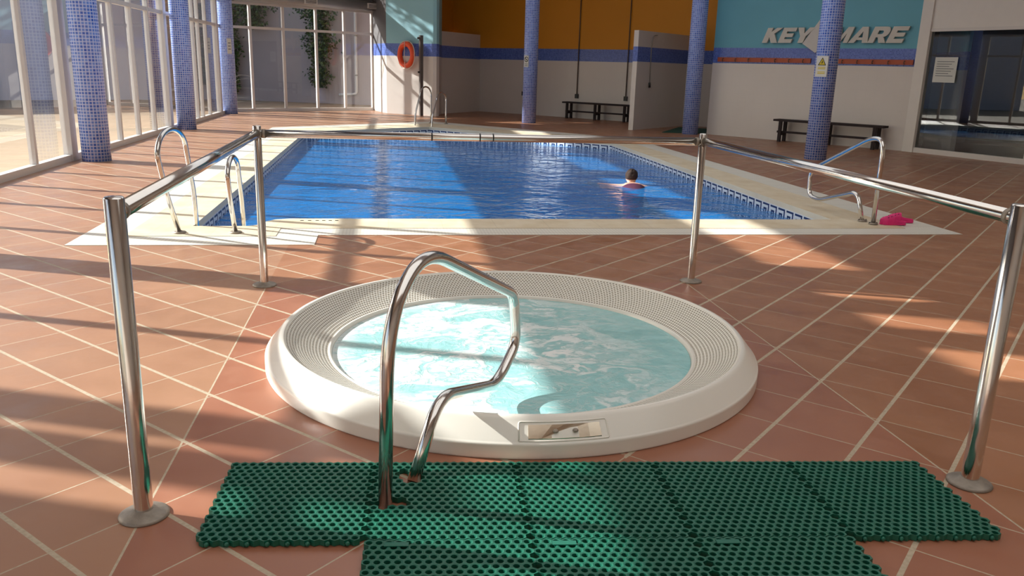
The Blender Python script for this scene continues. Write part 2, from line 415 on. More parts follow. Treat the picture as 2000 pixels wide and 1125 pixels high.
def fill_ring(name, outer, inner, mat, z=0.0):
    bm = bmesh.new(); es = []
    for loop in ([outer] + inner):
        vs = [bm.verts.new((x, y, z)) for x, y in loop]
        es += [bm.edges.new((vs[i], vs[(i+1) % len(vs)])) for i in range(len(vs))]
    bmesh.ops.triangle_fill(bm, use_beauty=True, use_dissolve=False, edges=es)
    for f in bm.faces:
        if f.normal.z < 0: f.normal_flip()
    uv = bm.loops.layers.uv.new('UVMap')
    for f in bm.faces:
        for l in f.loops: l[uv].uv = l.vert.co.xy
    me = bpy.data.meshes.new(name); bm.to_mesh(me); bm.free(); me.materials.append(M[mat])
    o = bpy.data.objects.new(name, me); COL.objects.link(o); return o

# floor of the hall with the pool cut out
hall = [(-4.55, -4.2), (13.4, -4.2), (13.4, 23.0), (9.9, 23.2), (3.2, 30.2), (-.6, 30.2), (-.6, 27.6), (-4.55, 25.2)]
fl = fill_ring('floor', hall, [P_OUT], 'floor'); fl['kind'] = 'structure'
g = MB(); g.face([(-60, -10, -.04), (-4.5, -10, -.04), (-4.5, 25.3, -.04), (-60, 25.3, -.04)]); g.face([(-60, 25.3, -.04), (-4.5, 25.3, -.04), (-.2, 27.8, -.04), (8, 27.8, -.04), (8, 60, -.04), (-60, 60, -.04)])
structure('ground_terrace', g, 'paving')

# ceiling
c = MB(); c.box(4.4, 12.5, CEIL+.1, 18.3, 35.5, .2); structure('ceiling', c, 'ceil')

# ------------------------------------------------------------------ walls
def wall_piece(mb, p0, p1, z0, z1, t, mi, off): mb.slab(p0, p1, z0, z1, t, mi, off)
def layered(name, p0, p1, top, paint, t=.12, side=-1, parts=None):
    """tiled dado, mosaic band and painted upper wall; body lies on the far side of the p0-p1 face"""
    m = MB(); mats = ['walltile', 'band', paint]
    m.slab(p0, p1, 0, 1.70, t, 0, side*-t/2); m.slab(p0, p1, 1.70, 2.055, t, 1, side*-t/2); m.slab(p0, p1, 2.055, top, t, 2, side*-t/2)
    return structure(name, m, mats)
layered('wall_back_blue', BL0, BL1, CEIL, 'paleteal')
layered('wall_back_pier', (-.42, 27.5), BL0, CEIL, 'grey')
e = MB(); e.slab(BL1, RL0, 0, 1.70, .1, 0, .05); e.slab(BL1, RL0, 1.70, 2.055, .1, 1, .05); e.slab(BL1, RL0, 2.055, CEIL, .1, 2, .05)
structure('wall_recess_end', e, ['walltile', 'band', 'paleteal'])
e = MB(); e.slab(RL0, RL1, 0, 1.69, 1.2, 0, .6); e.slab(RL0, RL1, 1.69, 2.05, 1.2, 1, .6); e.slab(RL0, RL1, 2.05, 2.47, 1.2, 0, .6)
structure('wall_recess_low', e, ['walltile', 'band'])
e = MB(); e.slab((.70, 27.05), (2.2, 29.2), 2.4, CEIL, .1, 0, .0); structure('wall_recess_upper', e, 'orange')
layered('wall_recess_back', (2.0, 29.4), RB1, CEIL, 'orange')
layered('wall_right_teal', BG0, BG1, CEIL, 'teal')
e = MB(); e.slab(BG0, (9.95, 21.4), 0, CEIL, .1, 0, -.06); structure('wall_right_return', e, 'white')
# recess ceiling
e = MB(); e.prism([(.2, 27.0), (1.6, 25.2), (7.81, 19.85), (10.3, 21.9), (3.2, 30.3)], 4.6, 4.75); structure('ceiling_recess', e, 'ceil')

# glazed door wall on the right
D = Vector((DR1[0]-BG1[0], DR1[1]-BG1[1], 0)).normalized(); DL = math.hypot(DR1[0]-BG1[0], DR1[1]-BG1[1])
def dp(s, off=0.0): n = Vector((D.y, -D.x, 0)); return (BG1[0]+D.x*s-n.x*off, BG1[1]+D.y*s-n.y*off)
e = MB(); e.slab(dp(0), dp(.02+.22), 0, CEIL, .16, 0, .02); e.slab(dp(.24), dp(DL), 2.44, CEIL, .12, 0, .04); e.slab(dp(4.9), dp(DL), 0, 2.44, .12, 0, .04)
structure('wall_right_door', e, 'white')
e = MB(); e.slab(DR1, (12.75, -4.1), 0, CEIL, .12, 0, .06); structure('wall_right', e, 'white')
root = thing('door_1', (*dp(0), 0), None, None); root['kind'] = 'structure'
e = MB(); e.slab(dp(.24), dp(4.9), -.0, .10, .10, 0, .02); e.slab(dp(.24), dp(4.9), 2.38, 2.44, .10, 0, .02)
for s_ in (2.55, 4.85): e.slab(dp(s_-.05), dp(s_+.05), .10, 2.38, .10, 0, .02)
e.build('door_frame', 'frame', root)
e = MB(); e.slab(dp(.24), dp(4.85), .10, 2.38, .012, 0, .02); e.build('glass_pane', 'glassdark', root)
e = MB(); e.slab(dp(.66-.24), dp(.90), 1.41, 1.89, .004, 0, .009-.02)
poster = e.build('paper_notice', 'paper'); tag(poster, 'white printed paper notice taped inside the glass door at right', 'notice')
for k in range(7): e = MB(); e.slab(dp(.47), dp(.84-.05*(k % 3)), 1.80-.045*k, 1.812-.045*k, .004, 0, .005-.02); e.build('printed_line', 'ink', poster)
# room behind the glass
e = MB(); b0, b1 = dp(-.1, -3.4), dp(5.2, -3.4)
Nn = Vector((-D.y, D.x, 0))
q0 = (BG1[0]+Nn.x*.16-D.x*1.3, BG1[1]+Nn.y*.16-D.y*1.3); q1 = (DR1[0]+Nn.x*.16, DR1[1]+Nn.y*.16); q2 = (DR1[0]+Nn.x*4, DR1[1]+Nn.y*4); q3 = (BG1[0]+Nn.x*4-D.x*1.3, BG1[1]+Nn.y*4-D.y*1.3)
e.slab(q1, q2, 0, 2.7, .1); e.slab(q2, q3, 0, 2.7, .1); e.slab(q3, q0, 0, 2.7, .1); e.face([(*q, 2.7) for q in (q0, q3, q2, q1)]); e.face([(*q, .004) for q in (q0, q1, q2, q3)])
structure('wall_gym_room', e, 'dark')
e = MB(); w0, w1 = (11.74, 16.95), (11.40, 15.56)
e.slab(w0, w1, .005, 1.66, .1, 0, .05); e.slab(w0, w1, 1.66, 2.02, .1, 1, .05); e.slab(w0, w1, 2.02, 2.68, .1, 2, .05)
structure('wall_gym_pier', e, ['walltile', 'band', 'teal'])
e = MB(); e.box(11.02, 16.28, 1.3, .07, .07, 2.6); e.box(11.32, 16.62, 1.3, .07, .07, 2.6); structure('trim_1', e, 'frame')

# glazed left wall
ys = [-4.1+.0, -2.9, -1.8, -.7, .4, 1.2, 2.3, 3.4, 4.5, 5.7, 6.9, 7.95, 9.05, 10.15, 11.32, 12.6, 13.75, 14.9, 15.98, 17.06, 18.2, 19.4, 20.9, 21.45, 22.3, 23.6, 25.1]
thick = {1.2, 6.9, 12.6, 18.2, 23.6, 25.1}
HEAD = 3.05; CL0, CL1 = 4.16, 4.62
wn = 0
def window_unit(n, pts, heads, thick_flags, bars):
    root = thing('window_%d' % n, (*pts[0], 0), None, None); root['kind'] = 'structure'
    fr = MB(); p0, p1 = pts[0], pts[-1]
    for p, th in zip(pts, thick_flags):
        d = Vector((p1[0]-p0[0], p1[1]-p0[1], 0)).normalized(); wdt = .22 if th else .07; ang = math.atan2(d.y, d.x)
        fr.box(p[0], p[1], HEAD/2+.0, wdt, .12 if th else .08, HEAD, ang)
    fr.slab(p0, p1, 0, .09, .10); fr.slab(p0, p1, HEAD-.08, HEAD, .09)
    for z in bars: fr.slab(p0, p1, z-.035, z+.035, .07)
    fr.build('window_frame', 'frame', root)
    gl = MB()
    for i in range(len(pts)-1): gl.face([(*pts[i], .09), (*pts[i+1], .09), (*pts[i+1], HEAD-.08), (*pts[i], HEAD-.08)])
    gl.build('window_pane', 'glass', root); return root
bays = [(-4.1, 1.2), (1.2, 6.9), (6.9, 12.6), (12.6, 18.2), (18.2, 25.1)]
for k, (a, b) in enumerate(bays):
    yy = [y for y in ys if a-.01 <= y <= b+.01]
    fl_ = [(y in thick) and not (y == a and k > 0) for y in yy]
    window_unit(k+1, [(WALL_X, y) for y in yy], None, fl_, [2.32])
e = MB(); e.slab((WALL_X, -4.2), (WALL_X, 25.2), HEAD, CL0, .16); e.slab((WALL_X, -4.2), (WALL_X, 25.2), CL1, CEIL, .16)
# the clerestory slot is closed between its openings
opens = [(6.2, 7.4), (7.76, 7.95), (8.68, 12.3), (13.3, 15.2), (16.2, 19.0), (20.3, 22.5)]
y = -4.2
for a, b in opens: e.slab((WALL_X, y), (WALL_X, a), CL0, CL1, .16); y = b
e.slab((WALL_X, y), (WALL_X, 25.2), CL0, CL1, .16)
structure('wall_left', e, 'grey')

# glazed back wall
L = math.hypot(BW1[0]-BW0[0], BW1[1]-BW0[1])
ss = [.02, .66, 1.66, 2.70, 3.64, L-.03]
window_unit(6, [along(BW0, BW1, s) for s in ss], None, [False]*6, [2.35])
e = MB(); e.slab(BW0, BW1, HEAD, 3.9, .14); e.slab(BW0, BW1, 4.75, CEIL, .14); structure('wall_back_upper', e, 'grey')
# wall behind the camera, glazed too
e = MB(); e.slab((-4.5, -4.15), (13, -4.15), 0, CEIL, .12)
structure('wall_front', e, 'white')

# air duct with grilles
duct = thing('air_duct', (-2.0, 26.1, 3.0), 'grey round air duct running above the glazed back wall', 'air duct')
o2 = Vector((.51, -.86, 0))*.30
A_ = along(BW0, BW1, .1); B_ = along(BW0, BW1, L+.02)
e = MB(); e.tube([(A_[0]+o2.x, A_[1]+o2.y, 3.16), (B_[0]+o2.x, B_[1]+o2.y, 3.16)], .15, 20); e.build('duct_tube', 'duct', duct)
for s_ in (2.15, 4.22):
    p = along(BW0, BW1, s_); q = along(BW0, BW1, s_+.40); r_ = (p[0]+o2.x*1.52, p[1]+o2.y*1.52), (q[0]+o2.x*1.52, q[1]+o2.y*1.52)
    e = MB(); e.slab(*r_, 3.08, 3.23, .05); gch = e.build('grille', 'frame', duct)
    for k in range(4): e = MB(); e.slab(along(r_[0], r_[1], .03), along(r_[0], r_[1], .37), 3.10+.03*k, 3.115+.03*k, .056); e.build('louvre', 'inkdark', gch)

# ------------------------------------------------------------------ pillars
def pillar(x, y, label):
    t = MB(); t.cyl((x, y, 0), .19, 0, CEIL-.02, 40); o = t.build('mosaic_pillar', 'pillar'); tag(o, label, 'pillar', 'blue mosaic pillars'); return o
pillar(-4.10, 12.57, 'blue mosaic pillar at the left, nearest to the camera of the three along the glass wall')
pillar(-4.18, 18.50, 'blue mosaic pillar in the middle of the three along the left glass wall')
pillar(-4.28, 24.18, 'blue mosaic pillar at the far end of the left glass wall, by the corner')
pillar(3.85, 22.72, 'blue mosaic pillar with a small white sign, in front of the ochre wall')
pillar(7.35, 19.67, 'blue mosaic pillar between the shower partition and the teal wall')
pillar(7.68, 14.10, 'blue mosaic pillar with the yellow warning sign, in front of the lettering')
pillar(-4.10, 6.75, 'blue mosaic pillar left of the camera, outside the photograph')

def pillar_sign(name, px, py, ang, w_, z0, z1, label, kind):
    """thin flat plate standing tangent to the pillar"""
    nrm = Vector((math.cos(ang), math.sin(ang), 0)); tn = Vector((-nrm.y, nrm.x, 0)); c0 = Vector((px, py, 0))
    f = lambda u, v, d: c0+nrm*(.193+d)+tn*((u-.5)*w_)+Vector((0, 0, z0+(z1-z0)*v))
    t = MB(); t.hexa([f(0, 0, .004), f(1, 0, .004), f(1, 0, 0), f(0, 0, 0), f(0, 1, .004), f(1, 1, .004), f(1, 1, 0), f(0, 1, 0)]); o = t.build(name, 'paper'); tag(o, label, 'sign')
    def patch(pts, nm, mat, d, par=o): q = MB(); q.face([f(u, v, d) for u, v in pts]); return q.build(nm, mat, par)
    if kind == 'warn':
        tri = patch([(.14, .55), (.86, .55), (.5, .94)], 'warning_triangle', 'inkdark', .0046)
        patch([(.24, .585), (.76, .585), (.5, .875)], 'yellow_field', 'yellow', .0052, tri)
        patch([(.44, .69), (.50, .61), (.53, .69), (.58, .69), (.50, .82), (.49, .73)], 'bolt_symbol', 'inkdark', .0058, tri)
        for v in (.46, .39, .23, .16): patch([(.18, v-.02), (.82, v-.02), (.82, v+.02), (.18, v+.02)], 'printed_line', 'yellow', .0046)
    elif kind == 'ring':
        q = MB()
        for k in range(24):
            a0, a1 = 2*PI*k/24, 2*PI*(k+1)/24
            q.face([f(.5+.42*math.cos(a0), .66+.24*math.sin(a0), .0046), f(.5+.42*math.cos(a1), .66+.24*math.sin(a1), .0046), f(.5+.30*math.cos(a1), .66+.17*math.sin(a1), .0046), f(.5+.30*math.cos(a0), .66+.17*math.sin(a0), .0046)])
        q.build('ring_symbol', 'inkdark', o)
        patch([(.20, .78), (.28, .83), (.80, .54), (.72, .49)], 'crossing_bar', 'inkdark', .005); patch([(.34, .62), (.6, .70), (.6, .64), (.34, .56)], 'figure_symbol', 'inkdark', .0048)
        for v in (.28, .19, .10): patch([(.15, v-.02), (.85, v-.02), (.85, v+.02), (.15, v+.02)], 'printed_line', 'ink', .0046)
    else:
        for v in (.7, .5, .3): patch([(.2, v-.03), (.8, v-.03), (.8, v+.03), (.2, v+.03)], 'printed_line', 'ink', .0046)
pillar_sign('warning_sign', 7.68, 14.10, math.radians(-140), .205, 1.45, 1.80, 'white sign with a yellow warning triangle on the right pillar', 'warn')
pillar_sign('safety_sign', 3.85, 22.72, math.radians(-137), .15, 1.48, 1.78, 'small white sign with a round symbol on the pillar before the ochre wall', 'ring')
pillar_sign('notice_plate', -4.28, 24.18, math.radians(-60), .12, 1.60, 2.0, 'small cream plate on the farthest pillar of the left row', 'plain')

# ------------------------------------------------------------------ shower partition and things on the far walls
e = MB(); d_ = Vector((PT1[0]-PT0[0], PT1[1]-PT0[1], 0)).normalized()
for z0, z1, mi in ((0, 1.69, 0), (1.69, 2.05, 1), (2.05, 2.44, 0)): e.slab(PT0, PT1, z0, z1, .13, mi, .065)
structure('wall_shower_partition', e, ['walltile', 'band'])
def walln(p0, p1): d = Vector((p1[0]-p0[0], p1[1]-p0[1], 0)).normalized(); return d, Vector((d.y, -d.x, 0))
RBd, RBn = walln(RL1, RB1)
def conduit(s, label, z=.66):
    p = Vector((*along(RL1, RB1, s), 0))+RBn*.03
    r = thing('conduit_cable', (p.x, p.y, z), label, 'conduit', 'conduits down the ochre wall')
    e = MB(); e.tube([(p.x, p.y, z), (p.x, p.y, 4.55)], .016, 8); e.build('cable_tube', 'cond', r)
    e = MB(); e.box(p.x, p.y, z, .11, .05, .13, math.atan2(RBd.y, RBd.x)); e.build('socket_box', 'black', r)
conduit(3.90, 'dark conduit with a black box on the ochre wall above the bench left end')
conduit(5.62, 'dark conduit with a black box nearest to the shower partition')
conduit(1.86, 'dark conduit with a black box showing left of the signed pillar')
PTd, PTn = walln(PT0, PT1)
h = thing('shower_hose', (6.72, 21.1, 1.1), 'thin grey hose with a dark handset on the shower partition', 'shower')
pp = lambda s, z: tuple(Vector((*along(PT0, PT1, s), z))+PTn*.025)
e = MB(); e.tube(rounded([pp(.95, 2.36), pp(.72, 2.34), pp(.66, 2.1), pp(.70, 1.15)], .15), .012, 8); e.build('hose_tube', 'hose', h)
e = MB(); e.tube([pp(.70, 1.18), pp(.71, 1.06)], .03, 8); e.build('handset', 'black', h)
gm = MB(); gm.prism([(6.75, 20.0), (7.72, 19.86), (8.95, 21.2), (7.9, 22.0)], .002, .014); tag(gm.build('shower_mat', 'greenmat'), 'dark green carpet mat on the floor beside the shower partition', 'mat')

def bench(p0, p1, label):
    d = Vector((p1[0]-p0[0], p1[1]-p0[1], 0)); Lb = d.length; a = math.atan2(d.y, d.x)
    r = thing('bench', ((p0[0]+p1[0])/2, (p0[1]+p1[1])/2, 0), label, 'bench', 'dark slatted benches', a)
    e = MB()
    for k in range(3): e.box(0, (k-1)*.105, .475, Lb, .095, .045)
    local('seat', e, 'wood', r)
    for x in (-Lb/2+.17, 0, Lb/2-.17):
        for y in (-.12, .12):
            e = MB(); e.box(x, y, .2265, .07, .05, .453); local('leg', e, 'wood', r)
        e = MB(); e.box(x, 0, .17, .05, .20, .05); local('cross_rail', e, 'wood', r)
    e = MB(); e.box(0, 0, .215, Lb-.1, .05, .045); local('stretcher', e, 'wood', r)
n_ = RBn*.30
bench(tuple(Vector(along(RL1, RB1, 3.65)).to_3d()+n_)[:2], tuple(Vector(along(RL1, RB1, 6.0)).to_3d()+n_)[:2], 'dark wooden bench standing against the ochre wall left of the shower partition')
BGd, BGn = walln(BG0, BG1); n_ = BGn*.24
bench(tuple(Vector(along(BG0, BG1, 1.93)).to_3d()+n_)[:2], tuple(Vector(along(BG0, BG1, 4.38)).to_3d()+n_)[:2], 'dark wooden bench below the coat rack on the teal wall')

def rack(s0, s1, label):
    r = thing('coat_rack', (*along(BG0, BG1, (s0+s1)/2), 1.78), label, 'coat rack', 'wooden coat racks')
    P0 = Vector(along(BG0, BG1, s0)).to_3d(); P1 = Vector(along(BG0, BG1, s1)).to_3d()
    e = MB(); e.slab((P0+BGn*.02)[:2], (P1+BGn*.02)[:2], 1.735, 1.835, .035); e.build('board', 'rack', r)
    n = int((s1-s0)/.30)
    for k in range(n):
        p = P0+BGd*(.16+k*(s1-s0-.32)/(n-1))+BGn*.06
        e = MB(); e.tube([p-BGn*.03+Vector((0, 0, 1.81)), p+BGn*.03+Vector((0, 0, 1.80)), p+BGn*.03+Vector((0, 0, 1.765)), p+Vector((0, 0, 1.745))], .009, 6); e.build('hook', 'cond', r)
rack(.15, 2.48, 'orange brown wooden coat rack left of the signed pillar on the teal wall')
rack(2.72, 4.66, 'orange brown wooden coat rack right of the signed pillar on the teal wall')

# lettering: italic block letters cut as solid plates
def letter_polys(ch):
    if ch == 'K': return [[(0, 0), (.34, 0), (.34, 1), (0, 1)], [(.34, .38), (.60, 0), (1.0, 0), (.58, .60), (.34, .60)], [(.34, .60), (.56, .60), (.98, 1), (.60, 1), (.34, .74)]]
    if ch == 'E': return [[(0, 0), (.34, 0), (.34, 1), (0, 1)], [(.34, 0), (.92, 0), (.92, .25), (.34, .25)], [(.34, .38), (.84, .38), (.84, .62), (.34, .62)], [(.34, .75), (.92, .75), (.92, 1), (.34, 1)]]
    if ch == 'Y': return [[(.32, 0), (.66, 0), (.66, .42), (.32, .42)], [(.32, .42), (.49, .42), (.49, .62), (.34, 1), (-.04, 1)], [(.49, .42), (.66, .42), (1.04, 1), (.68, 1), (.49, .62)]]
    if ch == 'M': return [[(0, 0), (.28, 0), (.28, 1), (0, 1)], [(.84, 0), (1.12, 0), (1.12, 1), (.84, 1)], [(.28, .60), (.46, .10), (.56, .10), (.56, .45), (.36, 1), (.28, 1)], [(.56, .10), (.66, .10), (.84, .60), (.84, 1), (.76, 1), (.56, .45)]]
    if ch == 'A': return [[(-.06, 0), (.28, 0), (.50, .72), (.50, 1), (.34, 1)], [(.72, 0), (1.04, 0), (.68, 1), (.50, 1), (.50, .72)], [(.335, .18), (.667, .18), (.62, .34), (.384, .34)]]
    if ch == 'R': return [[(0, 0), (.33, 0), (.33, 1), (0, 1)], [(.33, .76), (.56, .76), (.62, .70), (.92, .84), (.84, .96), (.70, 1), (.33, 1)], [(.62, .58), (.94, .56), (.96, .72), (.92, .84), (.62, .70)], [(.33, .34), (.70, .34), (.86, .42), (.94, .56), (.62, .58), (.56, .54), (.33, .54)], [(.44, .34), (.62, 0), (1.0, 0), (.76, .34)]]
sg = thing('wall_lettering', (*along(BG0, BG1, 2.8), 2.16), 'raised pale italic letters KEY MARE with a diamond on the teal wall', 'sign')
def letter(ch, s, wid):
    P = Vector(along(BG0, BG1, s)).to_3d(); e = MB(); H_ = .325
    for poly in letter_polys(ch):
        f = [P+BGd*((x*wid+y*.30*.42))+Vector((0, 0, 2.165+y*H_))+BGn*.075 for x, y in poly]; b = [p-BGn*.05 for p in f]
        ar = sum(poly[i][0]*poly[(i+1) % len(poly)][1]-poly[(i+1) % len(poly)][0]*poly[i][1] for i in range(len(poly)))
        if ar < 0: f.reverse(); b.reverse()
        e.face(f); e.face(b[::-1])
        for i in range(len(f)): j = (i+1) % len(f); e.face([b[i], b[j], f[j], f[i]])
    e.build('letter', 'letter', sg, merge=False)
for ch, s, wd in (('K', 1.28, .37), ('E', 1.67, .34), ('Y', 2.02, .37), ('M', 2.86, .36), ('A', 3.30, .38), ('R', 3.69, .37), ('E', 4.07, .35)): letter(ch, s, wd)
P = Vector(along(BG0, BG1, 2.62)).to_3d(); e = MB(); f = [P+BGd*x+Vector((0, 0, z))+BGn*.07 for x, z in ((-.36, 2.15), (-.04, 1.95), (.34, 2.42), (.02, 2.70))]; b = [p-BGn*.04 for p in f]
e.face(f); e.face(b[::-1])
for i in range(4): j = (i+1) % 4; e.face([b[i], b[j], f[j], f[i]])
e.build('diamond_plate', 'diamond', sg)

# lifebuoy and post by the pale blue wall
BLd, BLn = walln(BL0, BL1)
bc = Vector((*along(BL0, BL1, .86), 1.73))+BLn*.13
lb = thing('lifebuoy', tuple(bc-Vector((0, 0, .38))), 'orange ring lifebuoy hanging on the pale blue wall', 'lifebuoy')
bd = Matrix.Rotation(math.radians(-14), 3, 'Z') @ BLd
rpt = lambda a, r: bc+bd*(r*math.cos(a))+Vector((0, 0, r*math.sin(a)))
e = MB(); e.tube([rpt(2*PI*k/40, .305) for k in range(40)], .075, 14, closed=True); e.build('ring', 'buoy', lb)
e = MB(); pts = []
for k in range(48):
    a = 2*PI*k/48; pts.append(rpt(a, .385+.03*abs(math.sin(2*a)))+BLn*.0)
e.tube(pts, .010, 6, closed=True); e.tube([bc+Vector((0, 0, .36))+BLn*.07, bc+BLn*.09, bc+Vector((.02, 0, -.42))+BLn*.08], .010, 6); e.build('grab_rope', 'rope', lb)
for a in (PI/4, 3*PI/4, 5*PI/4, 7*PI/4):
    e = MB(); p, q = rpt(a-.09, .305), rpt(a+.09, .305); e.tube([p, q], .079, 14, cap=False); e.build('strap', 'buoy', lb)
e = MB(); e.slab((bc-BLn*.115-bd*.05)[:2], (bc-BLn*.115+bd*.05)[:2], 1.95, 2.12, .05); e.build('wall_hook', 'post', lb)
po = thing('steel_post', (1.0, 25.0, 0), 'grey square steel post standing right of the lifebuoy', 'post')
e = MB(); e.box(1.0, 25.0, 1.14, .095, .095, 2.28, .4); e.build('post_shaft', 'post', po)
e = MB(); e.box(.92, 24.97, 2.2, .06, .04, .06, .4); e.build('top_bracket', 'post', po)
e = MB(); e.box(.93, 24.97, 1.25, .05, .04, .05, .4); e.build('lower_bracket', 'black', po)

# ------------------------------------------------------------------ pool
pool = thing('swimming_pool', (1.4, 12, 0), 'large blue swimming pool with cream coping and a greek key border', 'swimming pool')
o = fill_ring('gutter_strip', P_OUT, [P_MID], 'gutter'); o.parent = pool; o.location = (-1.4, -12, .004)
o = fill_ring('coping', P_MID, [P_IN], 'coping'); o.parent = pool; o.location = (-1.4, -12, .008)
for P_, z0_, z1_, nm_, mt_ in ((P_OUT, -.02, .004, 'gutter_edge', 'gutter'), (P_MID, -.02, .008, 'coping_side', 'coping')):
    e = MB(); n = len(P_)
    for i in range(n): a, b = P_[i], P_[(i+1) % n]; e.face([(*a, z0_), (*b, z0_), (*b, z1_), (*a, z1_)])
    e.build(nm_, mt_, pool)
def ring(z0, z1, name, mat, grow=0.0):
    e = MB(); n = len(P_IN); u = 0
    for i in range(n):
        a, b = P_IN[i], P_IN[(i+1) % n]; L_ = math.hypot(b[0]-a[0], b[1]-a[1])
        e.face([(*b, z0), (*a, z0), (*a, z1), (*b, z1)], 0, [(u+L_, z0), (u, z0), (u, z1), (u+L_, z1)]); u += L_
    return e.build(name, mat, pool)
ring(-.055, .008, 'coping_edge', 'copeface'); ring(-.21, -.055, 'key_border', 'key'); 
e = MB(); n = len(P_IN); u = 0
for i in range(n):
    a, b = P_IN[i], P_IN[(i+1) % n]; L_ = math.hypot(b[0]-a[0], b[1]-a[1])
    e.face([(*b, -1.35), (*a, -1.35), (*a, -.21), (*b, -.21)], 0, [(u+L_, -1.35), (u, -1.35), (u, -.21), (u+L_, -.21)]); u += L_
e.face([(x, y, -1.35) for x, y in P_IN]); e.build('basin', 'basin', pool)
for x in (-.80, -.73, -.66, -.60, -.54, -.48): e = MB(); e.box(x, 7.84, .010, .030, .012, .004); e.build('depth_mark', 'inkdark', pool)
e = MB(); e.face([(x, y, -.15) for x, y in P_IN]); wtr = e.build('pool_water', 'water'); tag(wtr, 'rippled clear blue water filling the swimming pool', 'water', kind='stuff')

# ------------------------------------------------------------------ whirlpool tub
CX, CY = .64, 4.08
spa = thing('whirlpool_tub', (CX, CY, 0), 'round white whirlpool tub raised from the tiled floor', 'hot tub')
N_ = 160
e = MB(); e.lathe([(1.248, 0), (1.252, .004), (1.252, .008), (1.252, .054), (1.252, .060), (1.2495, .065), (1.246, .0675), (1.243, .0710), (1.189, .1390), (1.184, .1440), (1.178, .1490), (1.170, .151), (1.162, .151), (1.156, .149), (1.152, .142)], (CX, CY, 0), N_); e.build('rim', 'acrylic', spa)
NS = 330
e = MB(); e.lathe([(1.152, .142), (1.09, .11), (1.02, .075), (.948, .046)], (CX, CY, 0), N_, uvf=lambda i, j: (j*NS/N_, [0, 4.6, 9.6, 14][i])); e.build('overflow_grating', 'grate', spa)
e = MB(); e.lathe([(.948, .046), (.945, .050), (.938, .050), (.931, .044), (.926, .0)], (CX, CY, 0), N_); e.build('inner_lip', 'acrylic', spa)
e = MB(); rows = [[Vector((CX+r*math.cos(2*PI*j/N_), CY+r*math.sin(2*PI*j/N_), .030)) for j in range(N_)] for r in (.928, .6, .3, .02)]; e.grid(rows, 0, uvf=lambda i, j: (0, 0)); e.face(rows[-1])
tag(e.build('whirlpool_water', 'spawater'), 'pale turquoise bubbling water with white foam in the round tub', 'water', kind='stuff')
# control plate on the sloping front of the rim
def rimp(a, r, z): return Vector((CX+r*math.cos(a), CY+r*math.sin(a), z))
a0 = math.radians(-95.5); a1 = math.radians(-82.0)
def plate_pts(aa, bb, r0, r1, lift=.003):
    k = lambda r: .0710+(1.243-r)/.054*.068
    f = []
    n = 6
    for i in range(n+1): f.append(rimp(aa+(bb-aa)*i/n, r0, k(r0)+lift))
    for i in range(n+1): f.append(rimp(bb-(bb-aa)*i/n, r1, k(r1)+lift))
    return f
e = MB(); f = plate_pts(a0, a1, 1.237, 1.203, .003); f2 = [p-Vector((0, 0, .010)) for p in f]; e.face(f)
for i in range(len(f)): j = (i+1) % len(f); e.face([f2[i], f2[j], f[j], f[i]])
cp = e.build('control_plate', 'plate', spa)
e = MB(); ring_ = plate_pts(math.radians(-97.2), math.radians(-80.6), 1.2415, 1.1945, .0); e.tube(rounded(ring_+ring_[:1], .008, 3), .0032, 8, closed=False); e.build('plate_surround', 'acrylic', spa)
for a in (-90.5, -86.8):
    a = math.radians(a); p = rimp(a, 1.219, .104); e = MB(); e.ball(p, (.012, .012, .007)); e.build('button', 'steel', cp)

# ------------------------------------------------------------------ stainless barrier round the tub
gr = thing('guard_rail', (.66, 4.0, 0), 'polished stainless steel barrier with four posts around the whirlpool tub', 'railing')
posts = [(-.80, 2.56, .030), (-.82, 5.50, .0265), (2.15, 5.49, .0265), (2.135, 2.50, .031)]
for x, y, r in posts:
    e = MB(); e.cyl((x, y, 0), r, .0, 1.045, 28, cap=False); e.lathe([(r, 1.045), (r*.85, 1.05), (.001, 1.052)], (x, y, 0), 28); pst = e.build('post', 'chrome', gr)
    e = MB(); e.lathe([(.078, .001), (.079, .006), (.070, .012), (.045, .018), (.036, .024), (r*.98, .026)], (x, y, 0), 36); e.build('base_flange', 'steel', pst)
def rail(i, j, z0, z1, r):
    a = Vector((posts[i][0], posts[i][1], z0)); b = Vector((posts[j][0], posts[j][1], z1)); d = (b-a).normalized()
    e = MB(); e.tube([a+d*posts[i][2]*.6, b-d*posts[j][2]*.6], r, 24); rl = e.build('handrail', 'chrome', gr)
    for p, s in ((a, 1), (b, -1)):
        e = MB(); q = p+d*s*(.030); e.tube([q, q+d*s*.022], r*1.12, 24); e.build('joint_collar', 'steel', rl)
    return rl
rail(0, 1, 1.0, 1.0, .027); rb = rail(1, 2, 1.0, .995, .0255); rail(2, 3, 1.0, 1.0, .0255)
for x in (.285, .602, .690):
    e = MB(); e.tube([(x, 5.495, .998), (x+.009, 5.495, .998)], .0262, 20); e.build('dark_joint', 'black', rb)

